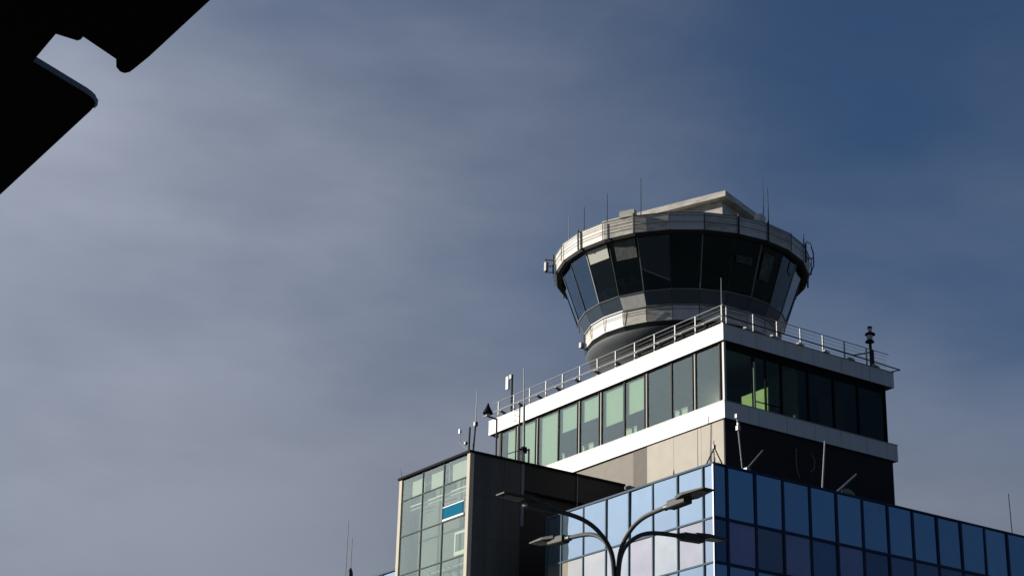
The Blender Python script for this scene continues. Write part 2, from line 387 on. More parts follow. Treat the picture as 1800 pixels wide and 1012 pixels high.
# behind the panes: blinds in the top row, white bars, the teal panel, white frames
bl = MB()
bl.box(SX + .35, SX + .37, 17.5, 19.3, 34.45, 35.75); bl.box(SX + .35, SX + .37, 19.6, 19.75, 34.45, 35.75)
bl.box(SX + .35, SX + .37, 20.2, 21.9, 34.45, 35.6); bl.box(SX + .35, SX + .37, 22.75, 24.3, 34.45, 35.6)
bl.build('window_blind', screen_w, stair)
bl = MB()
for a, c in ((17.4, 19.4), (20.2, 22.2), (22.9, 24.4)):
    bl.box(SX + .3, SX + .36, a, c, 33.85, 33.92); bl.box(SX + .3, SX + .36, a, c, 33.6, 33.64)
bl.build('inner_rail', white, stair)
MB().box(SX + .02, SX + .05, 17.45, 19.75, 32.05, 32.78).build('teal_panel', tealp, stair)
fb = MB()
for z in (31.95, 32.80): fb.box(SX + .015, SX + .06, 17.35, 19.85, z - .04 if z < 32 else z, z + .08 if z < 32 else z + .06)
fb.box(SX + .4, SX + .46, 17.3, 18.9, 30.9, 31.05); fb.box(SX + .4, SX + .46, 17.3, 18.9, 29.5, 29.75); fb.box(SX + .4, SX + .46, 18.75, 18.9, 29.75, 30.9)
fb.build('white_frame', white, stair)
tr = MB()
for a, c in ((17.4, 19.7), (20.1, 22.3)):
    tr.tube([(SX + .6, a, 26.8), (SX + .6, c, 29.0)], .04, 6); tr.tube([(SX + .6, c, 26.8), (SX + .6, a, 29.0)], .04, 6); tr.box(SX + .55, SX + .62, a, c, 28.9, 29.0)
tr.build('stair_bracing', white, stair)

CAM_SCALING = TOWER
# ------------------------------------------------------------------ tower office block
BX, BY, BX1, BY1 = 7.0, 6.85, 22.88, 34.52
blk = thing('tower_office_block', 'square office storey with two white bands and long window rows below the round cab', 'tower block')
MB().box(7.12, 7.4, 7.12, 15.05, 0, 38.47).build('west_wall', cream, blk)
MB().box(7.16, 7.4, 16.62, 34.3, 0, 38.47).build('tan_west_wall', tan, blk)['label'] = 'duller tan stretch of the west wall'  # north stretch in a darker tan than the cream wall
lv = MB(); n = 26
for i in range(n):
    y = 15.07 + i * (16.60 - 15.07) / n; lv.box(7.14, 7.4, y, y + .038, 25, 38.47)
lv.box(7.2, 7.38, 15.06, 16.61, 25, 38.46)
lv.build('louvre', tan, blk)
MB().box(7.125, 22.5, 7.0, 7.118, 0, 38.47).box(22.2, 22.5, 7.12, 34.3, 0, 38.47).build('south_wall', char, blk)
MB().box(7.41, 22.19, 7.13, 34.29, 0, 38.46).build('core', inner_d, blk)
MB().box(7.115, 7.135, 9.36, 9.38, 32, 38.46).box(7.115, 7.135, 12.2, 12.22, 32, 38.46).build('wall_joint', mat('cream_joint', (.34, .31, .26), .9), blk)
def band(z0, z1, zt):
    bk = MB()
    bk.box(BX + .03, BX1 - .03, BY + .03, BY + .25, z0 + .01, z1 - .03); bk.box(BX + .03, BX + .25, BY + .26, BY1 - .03, z0 + .01, z1 - .03)
    bk.box(BX1 - .25, BX1 - .03, BY + .26, BY1 - .03, z0 + .01, z1 - .03); bk.box(BX + .26, BX1 - .26, BY1 - .25, BY1 - .03, z0 + .01, z1 - .03)
    bk.build('band_backing', joint, blk)
    xs = [BX] + ([9.98, 12.44, 15.1, 17.8, 20.5] if zt else [10.0, 12.5, 15.0, 17.47, 19.95]) + [BX1]
    for a, c in zip(xs[:-1], xs[1:]):
        MB().box(a + (.018 if a > BX else 0), c - (.018 if c < BX1 else 0), BY, BY + .028, z0, z1 - .02).build('fascia_panel', white, blk)
    yl = [BY + .03] + [BY + 2.4 * q for q in range(1, 12)] + [BY1]
    for a, c in zip(yl[:-1], yl[1:]):
        MB().box(BX, BX + .028, a + (.007 if a > 7 else 0), c - (.007 if c < 34 else 0), z0, z1 - .02).build('fascia_panel', white, blk)
    MB().box(BX1 - .028, BX1, BY + .03, BY1, z0, z1 - .02).box(BX + .03, BX1 - .03, BY1 - .028, BY1, z0, z1 - .02).build('fascia_panel', white, blk)
    MB().box(BX - .03, BX1 + .03, BY - .03, BY + .3, z1 - .018, z1 + .025).box(BX - .03, BX + .3, BY + .301, BY1 + .03, z1 - .018, z1 + .025).box(BX1 - .3, BX1 + .03, BY + .301, BY1 + .03, z1 - .018, z1 + .025).build('band_capping', steel, blk)
band(43.9, 45.04, True); band(38.5, 39.69, False)
MB().box(7.3, 22.6, 7.15, 34.3, 44.5, 44.8).build('roof', roofm, blk)
MB().box(7.03, 22.85, 6.88, 34.49, 43.93, 43.96).build('soffit', dark, blk)
MB().box(7.3, 22.2, 7.2, 34.2, 43.75, 43.92).build('ceiling', ceil_m, blk)
MB().box(7.27, 22.2, 7.12, 34.2, 39.45, 39.72).build('floor', inner_d, blk)
MB().box(11.6, 19.5, 13.5, 28.5, 39.73, 43.74).build('inner_core', innerw, blk)
MB().box(11.5, 11.6, 7.6, 10.2, 39.73, 41.75).build('partition', yellowg, blk)  # low wall put in; the sunlit patch is in its lime colour and height
MB().box(19.6, 22.0, 11.0, 11.1, 39.73, 43.74).box(14.2, 14.3, 7.6, 13.4, 39.73, 43.74).box(7.5, 11.5, 20.6, 20.7, 39.73, 43.74).box(7.5, 11.5, 27.7, 27.8, 39.73, 43.74).build('partition', innerw, blk)
desk = MB()
for y in (12, 17.5, 22.5, 26, 30.5): desk.box(7.6, 8.4, y - .7, y + .7, 40.45, 40.5).box(7.65, 7.7, y - .65, y + .65, 39.73, 40.449).box(8.3, 8.35, y - .65, y + .65, 39.73, 40.449)
desk.build('desk', mull_p, blk)
my = [7.52, 9.98, 12.5, 15.15, 17.7, 20.35, 22.95, 25.6, 28.2, 30.8, 33.1]
mx = [7.24, 9.8, 12.3, 14.74, 17.14, 19.45, 22.05]
WZ0, WZ1 = 39.72, 43.89
fm = MB(); fp = MB()
for i, y in enumerate(my):
    fm.box(7.19, 7.34, y - .05, y + .05, WZ0, WZ1)
    if i in (1, 3, 5, 6, 8, 9): fm.box(7.19, 7.34, y + .27, y + .33, WZ0, WZ1); fp.box(7.21, 7.31, y + .06, y + .12, WZ0, WZ1)
fm.box(7.2, 7.33, 7.1, 33.1, WZ1 - .08, WZ1 - .001)
fm.build('mullions', mull, blk)
fp.box(7.17, 7.35, 7.02, 7.2, WZ0, WZ1); fp.box(9.74, 9.9, 7.0, 7.04, WZ0, WZ1 - .9)
fp.build('pale_mullions', mull_p, blk)
fm = MB()
for x in mx[1:]: fm.box(x - .07, x + .07, 7.05, 7.2, WZ0, WZ1)
fm.box(10.85, 10.93, 7.05, 7.2, WZ0, WZ1); fm.box(7.24, 22.0, 7.06, 7.19, WZ1 - .5, WZ1 - .001)
fm.box(9.9, 12.2, 7.07, 7.14, 40.25, 40.31)
fm.build('south_mullions', black, blk)
for i, (a, c) in enumerate(zip([7.2] + my[:-1], my)):
    if c - a > .4: MB().box(7.255, 7.275, a + .05, c - .05, WZ0, WZ1 - .08).build('window_pane', offglass, blk)
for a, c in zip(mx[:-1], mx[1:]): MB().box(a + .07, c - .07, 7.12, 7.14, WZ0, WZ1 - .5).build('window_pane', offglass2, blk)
MB().box(22.0, 22.2, 7.05, 34.2, WZ0, WZ1).build('east_glazing', slate2, blk)
MB().box(7.19, 22.0, 33.2, 33.4, WZ0, WZ1).build('north_glazing', slate2, blk)
# roller blinds, each to its own depth (fraction of the window height)
bls = [(9, 1.0), (8, 1.0), (7, .46), (6, .42), (5, .66), (4, .60), (10, 1.0)]
for i, f in bls:
    a, c = my[i - 1] + .0, my[i]
    if i == 10: a, c = 30.85, 32.5
    lo_ = a + (.42 if i in (5, 6, 7, 4) else .25)
    MB().box(7.42, 7.44, lo_, c - .12, WZ1 - .1 - f * 4.0, WZ1 - .1).build('roller_blind', blind, blk)
# roof railing
rp = MB(); py_ = [7.1, 9.8, 11.95, 14.2, 16.4, 18.6, 20.75, 22.85, 25.0, 27.1, 29.2, 31.3, 33.4]
px_ = [7.42, 9.8, 11.95, 14.1, 16.2, 18.25, 20.4]
for y in py_: MB().box(7.08, 7.15, y - .045, y + .045, 45.06, 46.4).build('railing_post', pale, blk)
for x in px_: MB().box(x - .05, x + .05, 6.93, 7.0, 45.06, 46.35).build('railing_post', pale, blk)
rl = MB(); rl.tube([(7.11, 6.97, 46.42), (7.11, 34.2, 46.42)], .03); rl.tube([(7.11, 6.97, 46.42), (22.6, 6.97, 46.36)], .03)
for z in (45.35, 45.62, 45.89, 46.15): rl.tube([(7.16, 6.99, z), (7.16, 34.0, z)], .012, 5); rl.tube([(7.16, 7.02, z), (22.4, 7.02, z)], .012, 5)
rl.build('railing_rail', galv, blk)
# cleaning-cradle track on brackets outside the fascia
tk = MB(); tk.tube([(6.7, 34.9, 45.45), (6.7, 6.5, 45.45)], .055); tk.build('cradle_track', galv, blk, smooth=True)
tk = MB(); tk.tube([(6.7, 6.44, 45.45), (6.74, 6.5, 45.44), (23.2, 6.5, 45.22)], .045); tk.tube([(23.2, 6.5, 45.22), (22.6, 7.0, 45.06)], .04); tk.build('cradle_track', dark, blk, smooth=True)
for y in [8.5 + 2.4 * i for i in range(11)]: MB().hexa([(6.68, y - .12, 45.36), (7.35, y - .12, 45.03), (7.35, y + .12, 45.03), (6.68, y + .12, 45.36), (6.68, y - .12, 45.40), (7.35, y - .12, 45.2), (7.35, y + .12, 45.2), (6.68, y + .12, 45.40)]).build('track_bracket', dark, blk)
for x in (9.2, 11.6, 14.0, 16.4, 18.8, 21.2): MB().obox((x, 6.9, 45.15), (1, .3, 0), (-.3, 1, 0), (0, 0, 1), .35, .12, .06).build('roof_foot', pale, blk)
clt = MB()
rr_ = random.Random(5)
for i in range(9):
    x = 8.3 + i * 1.6; clt.obox((x, 8.2 + rr_.uniform(-.2, .4), 45.25), (1, rr_.uniform(-.5, .5), 0), (0, 1, 0), (0, 0, 1), .5, .12, .10)
clt.build('cable_tray', steel, blk)

# ------------------------------------------------------------------ control cab
CX, CY = 14.9, 20.54
cab = thing('control_cab', 'round dark-glazed control cab flaring above a grey drum with a pale panelled rim', 'control tower', (CX, CY, 44.8))
def pol(r, deg, z): return Vector((CX + r * math.cos(R(deg)), CY + r * math.sin(R(deg)), z))
def seg(a0, a1, rb, zb, rt, zt, th, ga=0.0):
    """a facet of the 24-sided shell between two angles; th goes inward"""
    k = ga
    return MB().hexa([pol(rb, a0 + k, zb), pol(rb, a1 - k, zb), pol(rb - th, a1 - k, zb), pol(rb - th, a0 + k, zb), pol(rt, a0 + k, zt), pol(rt, a1 - k, zt), pol(rt - th, a1 - k, zt), pol(rt - th, a0 + k, zt)])
# shell below the glass
MB().lathe([(5.0, 44.8), (5.4, 45.6), (5.9, 46.5), (6.4, 47.05), (6.85, 47.5), (7.15, 47.85), (7.2, 48.1), (7.0, 48.2)], CX, CY, 72).build('drum', bowlm, cab, smooth=True)
MB().lathe([(7.0, 48.205), (7.24, 48.46), (7.15, 48.5), (6.5, 48.5)], CX, CY, 24).build('drum_soffit', dark, cab)
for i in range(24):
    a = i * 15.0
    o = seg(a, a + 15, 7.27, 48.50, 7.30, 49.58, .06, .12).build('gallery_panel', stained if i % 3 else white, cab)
    seg(a, a + 15, 7.36, 49.74, 7.80, 50.60, .06, .10).build('sill_panel', white if i == 13 else greyp, cab)  # sun glint on one sill panel put into its white colour
MB().lathe([(7.15, 48.52), (7.18, 49.7), (7.62, 50.62), (6.6, 50.9)], CX, CY, 24).build('shell_backing', dark, cab)
MB().lathe([(7.34, 49.60), (7.40, 49.62), (7.40, 49.70), (7.2, 49.73)], CX, CY, 24).build('sill_trim', steel, cab)
rt = MB(); rt.tube([pol(7.42, i * 15, 49.3) for i in range(24)], .018, 6, closed=True)
for i in range(24): rt.tube([pol(7.33, i * 15, 48.6), pol(7.42, i * 15, 49.6)], .02, 5)
rt.build('gallery_rail', dark, cab)
# glazing
for i in range(24):
    a = i * 15.0
    seg(a, a + 15, 7.80, 50.68, 9.12, 54.42, .03, .35).build('window_pane', cabglass, cab)

    mb = MB(); u0, u1 = pol(7.84, a, 50.62), pol(9.17, a, 54.45); t_ = Vector((-math.sin(R(a)), math.cos(R(a)), 0)); n_ = Vector((math.cos(R(a)), math.sin(R(a)), 0))
    mb.hexa([u0 - t_ * .045 - n_ * .14, u0 + t_ * .045 - n_ * .14, u0 + t_ * .03, u0 - t_ * .03, u1 - t_ * .045 - n_ * .14, u1 + t_ * .045 - n_ * .14, u1 + t_ * .03, u1 - t_ * .03])
    mb.build('mullion', dark if i % 2 else steel, cab)
MB().lathe([(7.85, 50.60), (7.89, 50.66), (7.70, 50.70)], CX, CY, 24, cap=False).build('glazing_sill', steel, cab)
MB().lathe([(.4, 50.95), (7.0, 50.95), (7.0, 51.05), (.4, 51.05)], CX, CY, 24).build('cab_floor', inner_d, cab)
MB().lathe([(6.2, 51.06), (6.9, 51.06), (7.3, 51.75), (7.3, 51.82), (6.4, 51.86), (6.2, 51.6)], CX, CY, 24).build('console_desk', inner_d, cab)
MB().lathe([(1.6, 51.06), (1.6, 54.4)], CX, CY, 20).build('inner_core', inner_d, cab)
MB().lathe([(.3, 54.45), (8.98, 54.45), (8.98, 54.55), (.3, 54.55)], CX, CY, 24).build('cab_ceiling', inner_d, cab)
sc = MB()
for dg in (190, 200, 215, 232, 250, 262, 275, 300, 315): 
    p = pol(6.8, dg, 52.2); t_ = Vector((-math.sin(R(dg)), math.cos(R(dg)), 0)); sc.obox(p, t_, (math.cos(R(dg)), math.sin(R(dg)), .2), (0, 0, 1), .35, .04, .25)
sc.build('monitor_screens', black, cab)
def cabsheet(a0, a1, f0, f1, m, name='glass_sheet'):  # thin sheet added just outside the cab glass
    L = lambda f: (7.65 + f * 1.32, 50.7 + f * 3.7)
    (r0, z0), (r1, z1) = L(f0), L(f1)
    r0 += .24; r1 += .24; return seg(a0, a1, r0, z0, r1, z1, .02).build(name, m, cab)
cabsheet(181.5, 194, .72, .97, screen_w)['label'] = 'pale sheet outside the cab glass'
lb = MB(); rr_ = random.Random(2)
cabsheet(198, 209, .62, .99, mat('streaked_reflection_dirt', (.14, .15, .15), .8, var=.5, vscale=2.5, stretch=(3, 3, .2)))  # streaked reflection and dirt on the pane put into this sheet's colour
cabsheet(272, 279, .35, .85, mat('green_glass_light', (.10, .13, .10), .8, var=.6, vscale=2))  # greenish light in the glass put into an added sheet's colour
cabsheet(257, 266, .55, .68, mat('grey_reflection_dirt', (.08, .09, .085), .8, var=.6, vscale=3))  # added sheet coloured as a grey reflection with dirt
# rim
MB().lathe([(9.62, 54.47), (9.56, 54.30), (9.2, 54.30), (9.05, 54.56), (9.0, 55.1), (9.55, 55.1)], CX, CY, 24, cap=False).build('rim_soffit', soffit, cab)
MB().lathe([(.2, 54.62), (9.5, 54.62), (9.5, 54.95), (.2, 55.2)], CX, CY, 24).build('roof', roofm, cab)
for i in range(24):
    a = i * 15.0
    mb = MB()
    for z0, z1 in ((54.50, 54.90), (54.91, 55.32), (55.33, 55.76)):
        for q in seg(a, a + 15, 9.66, z0, 9.70 if z1 < 55.7 else 9.70, z1, .05, .06).f: pass
        s2 = seg(a, a + 15, 9.66 + (z0 - 54.5) * .03, z0, 9.66 + (z1 - 54.5) * .03, z1, .05, .07); mb.hexa(s2.v)
    mb.build('rim_panel', stained if 165 <= a < 210 else (white if i % 2 else stained), cab)
MB().lathe([(9.60, 54.5), (9.62, 55.72), (9.5, 55.72)], CX, CY, 24, cap=False).build('rim_backing', joint, cab)
MB().lathe([(9.72, 55.77), (9.74, 55.82), (9.5, 55.82), (9.5, 55.77)], CX, CY, 24, cap=False).build('rim_capping', steel, cab)
rt = MB()
for z in (55.02, 55.52): rt.tube([pol(9.84, i * 15, z) for i in range(24)], .022, 6, closed=True)
rt.build('rim_rail', dark, cab)
for i in range(24):
    a = i * 15
    big = a in (180, 210, 255, 270, 300, 330, 0, 30, 60, 90, 120, 150)
    MB().tube([pol(9.80, a, 54.42), pol(9.84, a, 55.95 if big else 55.78)], .075 if big else .035, 6).build('rim_post', dark, cab)
MB().hexa([pol(9.74, 203, 55.83), pol(9.74, 210, 55.83), pol(9.2, 210, 55.83), pol(9.2, 203, 55.83), pol(9.74, 203, 56.35), pol(9.74, 210, 56.35), pol(9.2, 210, 56.35), pol(9.2, 203, 56.35)]).build('equipment_box', stained, cab)
# plant room on the cab roof, its roof plate turned 20 degrees from the walls below
e1 = Vector((-.344, .939, 0)); e2 = Vector((.939, .344, 0)); cn = Vector((11.96, 11.97, 58.0))
def pr(mb, o1, o2, l1, l2, z0, z1):
    p = cn + e1 * o1 + e2 * o2; q = [p, p + e2 * l2, p + e2 * l2 + e1 * l1, p + e1 * l1]
    return mb.hexa([(v.x, v.y, z0) for v in q] + [(v.x, v.y, z1) for v in q])
pr(MB(), .6, .6, 9.2, 4.2, 54.9, 57.55).build('plant_room', stained, cab)
pr(MB(), 0, 0, 10.6, 5.4, 57.58, 58.02).build('plant_room_roof', stained, cab)
MB().lathe([(.25, 55.7), (.42, 56.0), (.45, 56.25), (.34, 56.5), (.1, 56.62)], *pol(9.3, 268, 0)[:2], 16).build('radome', white, cab, smooth=True)
hp = MB(); hp.tube([pol(9.75, 303, 56.3), pol(10.05, 303, 56.1), pol(10.25, 303, 55.3), pol(10.25, 303, 54.3), pol(9.95, 303, 53.6), pol(9.5, 303, 53.4)], .05, 8)
hp.tube([pol(10.25, 303, 54.9), pol(9.8, 303, 54.9)], .04, 6); hp.tube([pol(9.7, 300, 56.7), pol(9.7, 300, 55.6)], .05, 6)
hp.build('ladder_hoop', dark, cab, smooth=True)
hb = MB()
for z in (54.5, 55.0, 55.5): hb.tube([pol(9.8, 150, z), pol(10.45, 150, z)], .04, 6)
hb.tube([pol(10.4, 150, 54.4), pol(10.4, 150, 55.65)], .04, 6); hb.obox(pol(10.35, 150, 54.95), (1, 0, 0), (0, 1, 0), (0, 0, 1), .12, .12, .35)
hb.build('side_bracket', dark, cab)
sl = MB(); sl.tube([pol(7.25, 150, 48.4), pol(7.6, 150, 48.6)], .05, 6); sl.obox(pol(7.6, 150, 48.75), (1, 0, 0), (0, 1, 0), (0, 0, 1), .13, .13, .2)
sl.build('floodlight', dark, cab)

# ------------------------------------------------------------------ antennas and rods, each a thing of its own
def rod(name, label, cat, base, top, r0, r1, m, group=None, extras=()):
    t = thing(name, label, cat, base, group)
    MB().tube([base, top], [r0, r1], 8).build('pole', m, t, smooth=True)
    for nm, mb, mm in extras: mb.build(nm, mm, t)
    return t
def clamp(p, s): return MB().obox(p, (1, 0, 0), (0, 1, 0), (0, 0, 1), s, s, s * 1.3)
# cab roof whips
for base, top, lab, m_ in [(pol(9.4, 168, 55.7), pol(9.45, 168, 58.1), 'thin pale whip aerial at the far left of the cab rim', galv),
                       (pol(9.4, 181, 55.7), pol(9.4, 181, 57.9), 'thin dark whip aerial on the cab rim, second from the left', dark),
                       (pol(9.3, 195, 55.7), pol(9.3, 195, 58.3), 'thin dark whip aerial on the cab rim above the stained panels', dark),
                       (pol(9.2, 212, 55.7), pol(9.2, 212, 59.0), 'tall thin whip aerial on the cab rim beside the slanted roof edge', dark),
                       (pol(9.2, 271, 55.7), pol(9.2, 271, 59.3), 'thin whip aerial just right of the small white radome', dark),
                       (pol(9.2, 274, 55.7), pol(9.2, 274, 59.1), 'thin whip aerial right-hand of the pair beside the small white radome', dark)]:
    rod('whip_antenna', lab, 'antenna', base, top, .035, .02, m_, 'whip aerials on the cab rim')
rod('whip_antenna', 'pale whip aerial rising from the roof railing in front of the cab', 'antenna', (7.3, 7.3, 44.8), (7.3, 7.3, 48.5), .04, .02, galv)
CAM_SCALING = SITE
# street-side roof edge of the blue wing
rod('antenna_mast', 'slim pole with white clamps in front of the dark wall near the block corner', 'antenna', (2.9, .6, 32.2), (2.47, .6, 36.25), .035, .05, galv,
    extras=[('clamp', clamp((2.48, .6, 36.1), .09), white), ('clamp', clamp((2.55, .6, 35.35), .10), white), ('clamp', clamp((2.53, .56, 35.6), .06), white)])
rod('antenna_mast', 'bare slim upright pole half way along the dark wall', 'antenna', (9.32, .6, 32.2), (9.77, .6, 35.95), .06, .045, galv)
rod('slanted_stay', 'short grey bar leaning right on the blue wing parapet, nearer the corner', 'roof stay', (3.0, .6, 32.7), (4.53, .6, 34.34), .06, .04, steel, 'slanted bars on the wing parapet',
    extras=[('foot', clamp((3.2, .6, 32.75), .16), steel)])
t = rod('slanted_stay', 'long pale bar leaning right on the blue wing parapet, beside the round dish', 'roof stay', (10.3, .6, 32.55), (12.39, .6, 34.28), .08, .05, galv, 'slanted bars on the wing parapet')
t = thing('satellite_dish', 'round grey-green dish peeping over the wing parapet', 'dish', (12.46, 1.5, 32.2))
MB().tube([(12.46, 1.6, 32.2), (12.46, 1.6, 33.0)], .05).build('stand', dark, t)
dm = MB(); dc = Vector((12.46, 1.5, 33.0)); nd = Vector((-.2, -1, .15)).normalized(); a_ = nd.cross(Vector((0, 0, 1))).normalized(); b_ = a_.cross(nd)
prof = [(.02, .14), (.25, .11), (.45, .03), (.56, -.05), (.56, -.08), (.45, .0), (.25, .08), (.02, .11)]
for r_, d_ in prof:
    for k_ in range(24):
        q = 2 * math.pi * k_ / 24; dm.v.append(tuple(dc - nd * d_ + (a_ * math.cos(q) + b_ * math.sin(q)) * r_))
for i in range(len(prof) - 1):
    for k_ in range(24): dm.f.append((i * 24 + k_, i * 24 + (k_ + 1) % 24, (i + 1) * 24 + (k_ + 1) % 24, (i + 1) * 24 + k_))
dm.build('reflector', mat('dish_green_grey', (.22, .28, .26), .5), t, smooth=True)
CAM_SCALING = TOWER
t = thing('cable_loop', 'thin looped cables hanging on the dark wall above the dish', 'cable', (13.5, 6.9, 35.0))
cl = MB(); cl.tube([(13.3, 6.9, 37.6), (13.2, 6.85, 37.0), (13.25, 6.85, 36.2), (13.5, 6.9, 35.6)], .03, 6); cl.tube([(14.6, 6.9, 37.6), (14.9, 6.85, 37.1), (14.8, 6.85, 36.5), (14.5, 6.9, 36.2)], .03, 6)
cl.build('cable', steel, t)
CAM_SCALING = SITE
t = thing('lightning_tripod', 'dark tripod of lightning rods standing on the corner of the blue wing', 'lightning rod', (.55, .5, 32.6))
tp = MB(); top = (.5, .46, 34.15)
tp.tube([(.15, 1.1, 32.3), (.5, .5, 33.6), top], [.05, .045, .02], 6); tp.tube([(1.1, .15, 32.3), (.5, .44, 33.7)], [.05, .04], 6); tp.tube([(.9, .9, 32.3), (.52, .5, 33.5)], .035, 6)
tp.obox((.5, .47, 33.75), (1, 0, 0), (0, 1, 0), (0, 0, 1), .08, .08, .12); tp.build('legs', dark, t)
rod('lightning_spike', 'short pointed spike on the sunlit parapet of the blue wing', 'lightning rod', (.4, 4.1, 32.4), (.4, 4.1, 33.15), .10, .015, dark)
rod('lightning_spike', 'very thin upright wire in front of the cream wall', 'lightning rod', (.4, 1.85, 32.4), (.4, 1.83, 35.2), .02, .012, dark)
rod('distant_mast', 'hair-thin aerial at the far right end of the blue wing roof', 'antenna', (35.66, 8, 32.2), (35.5, 8, 38.7), .045, .03, steel)
CAM_SCALING = STAIR
# stair block roof
t = rod('antenna_mast', 'short dark pole with a side arm at the corner of the slate block', 'antenna', (-6.0, 17.25, 35.7), (-6.0, 17.2, 37.75), .07, .07, dark)
arm = MB(); arm.tube([(-6.0, 17.2, 36.2), (-6.0, 17.9, 36.6), (-6.0, 18.35, 37.0), (-6.0, 18.4, 38.0)], .025, 6); arm.obox((-6, 18.38, 37.75), (1, 0, 0), (0, 1, 0), (0, 0, 1), .07, .07, .12)
arm.build('side_arm', galv, t)
MB().obox((-6.02, 17.6, 36.75), (1, 0, 0), (0, 1, 0), (0, 0, 1), .09, .09, .09).build('junction_box', dark, t)
rod('whip_antenna', 'tall aerial on the slate block corner, dark below and pale above its joint', 'antenna', (-5.72, 17.2, 35.7), (-5.56, 17.2, 38.1), .07, .06, dark,
    extras=[('whip', MB().tube([(-5.56, 17.2, 38.1), (-5.53, 17.2, 40.4)], [.04, .025], 6), pale), ('joint', clamp((-5.56, 17.2, 38.05), .11), dark)])
t = rod('lamp_bracket', 'dark bracket pole with a cone cap, at the left end of the white fascia', 'roof light', (-3.87, 17.2, 35.7), (-3.9, 17.2, 38.75), .06, .06, dark)
MB().tube([(-3.9, 17.2, 38.72), (-4.75, 17.2, 38.8)], .06, 6).build('arm', dark, t)
MB().lathe([(.33, 38.95), (.36, 39.0), (.12, 39.45), (.03, 39.7)], -4.62, 17.2, 12).build('cone_cap', black, t)
MB().lathe([(.14, 38.78), (.15, 38.94)], -4.62, 17.2, 12).build('lens', pale, t)
t = rod('roof_access_ladder', 'dark upright with a small rung cage on the slate block roof', 'ladder', (-2.04, 17.2, 35.7), (-2.06, 17.2, 40.1), .06, .05, mull)
lc = MB()
for z in (38.9, 39.3, 39.7): lc.tube([(-2.06, 17.2, z), (-2.45, 17.2, z)], .018, 5)
lc.tube([(-2.45, 17.2, 38.8), (-2.45, 17.2, 40.0)], .018, 5); lc.build('cage', steel, t)
rod('whip_antenna', 'tallest pale aerial over the slate block, clamped to a grey pole', 'antenna', (-1.62, 17.2, 35.7), (-1.72, 17.2, 40.2), .085, .075, galv,
    extras=[('whip', MB().tube([(-1.72, 17.2, 40.2), (-1.82, 17.2, 42.8)], [.05, .035], 6), pale), ('clamp', clamp((-1.7, 17.15, 37.0), .16), black), ('clamp', MB().tube([(-2.05, 17.2, 37.0), (-1.3, 17.2, 37.1)], .06, 6), black),
            ('stay', MB().tube([(-1.9, 17.2, 37.0), (-3.0, 17.2, 36.5)], .03, 6), dark), ('box', MB().box(-1.95, -1.75, 17.0, 17.15, 36.2, 36.9), pale)])
rod('antenna_stub', 'short dark stub pole right of the clamped aerial on the slate block', 'antenna', (-1.25, 17.2, 35.7), (-1.25, 17.2, 37.2), .07, .07, dark)
rod('lightning_spike', 'bent hair-thin wire at the far left corner of the slate block', 'lightning rod', (-6.1, 25.3, 35.9), (-6.1, 25.6, 36.8), .02, .012, dark)
CAM_SCALING = TOWER
# office block roof, left end
t = rod('panel_antenna', 'dark pole carrying a slim pale panel aerial behind the roof railing', 'antenna', (7.5, 32.2, 44.8), (7.5, 32.2, 48.4), .10, .08, dark)
MB().box(7.25, 7.42, 32.35, 32.75, 47.2, 48.3).build('panel', white, t, bevel=.04)
MB().box(7.3, 7.42, 32.05, 32.35, 48.0, 48.35).build('mount', dark, t)
t = thing('obstruction_light', 'dark double-hooded beacon post at the right end of the roof railing', 'beacon', (21.09, 7.15, 44.8))
MB().tube([(21.12, 7.15, 44.8), (21.12, 7.15, 46.35), (21.02, 7.15, 46.5), (21.04, 7.15, 47.9)], [.17, .17, .11, .09], 10).build('post', dark, t)
MB().lathe([(.06, 47.0), (.33, 46.98), (.30, 47.08), (.1, 47.16)], 20.98, 7.15, 16).build('lower_hood', black, t)
MB().lathe([(.2, 47.17), (.22, 47.5)], 21.0, 7.15, 12).build('lens', pale, t)
MB().lathe([(.06, 47.60), (.38, 47.56), (.34, 47.66), (.1, 47.76)], 21.05, 7.15, 16).build('upper_hood', black, t)
MB().lathe([(.13, 47.77), (.14, 48.05)], 21.05, 7.15, 12).build('top_lens', pale, t)
MB().lathe([(.19, 48.06), (.16, 48.16), (.05, 48.22)], 21.05, 7.15, 12).build('cap', black, t)
MB().tube([(21.05, 7.15, 46.25), (19.2, 7.15, 45.6)], .05, 6).build('stay', dark, t)

CAM_SCALING = SITE
# ------------------------------------------------------------------ low glass building behind, left
low = thing('low_glass_annexe', 'strip of a pale blue glass roof edge low behind the slate block', 'building')
MB().box(-2.85, 14, 29.2, 69.8, 0, 31.1).build('core', inner_d, low)
MB().box(-3.05, -2.7, 29.2, 70, 31.12, 31.27).build('coping', framec, low)
fb = MB(); gb = MB(); zs = [31.1, 27.8, 24.5, 21.2, 17.9, 14.6, 11.3, 8, 4.7, .3]
for i in range(19):
    y = 30.4 + i * 2.2; fb.box(-3.0, -2.86, y - .05, y + .05, 0, 31.11)
    for z1, z0 in zip(zs[:-1], zs[1:]): gb.box(-2.94, -2.87, y + .06 if i else 29.3, y + 2.14, z0 + .05, z1 - .05)
for z in zs[1:]: fb.box(-2.99, -2.865, 29.2, 70, z - .045, z + .045)
fb.build('frame', framec, low); gb.build('glazing', g_l1, low)
rod('rooftop_mast', 'faint pale aerial, taller of the two far left of the slate block', 'antenna', (9.35, 60, 31.1), (9.33, 60, 42.6), .05, .03, steel)
rod('rooftop_mast', 'faint grey aerial with dark fitting, shorter of the two left of the slate block', 'antenna', (9.85, 60, 31.1), (9.8, 60, 41.1), .05, .03, steel,
    extras=[('fitting', MB().lathe([(.25, 37.6), (.22, 38.0), (.06, 38.4)], 9.7, 59.8, 10), dark)])

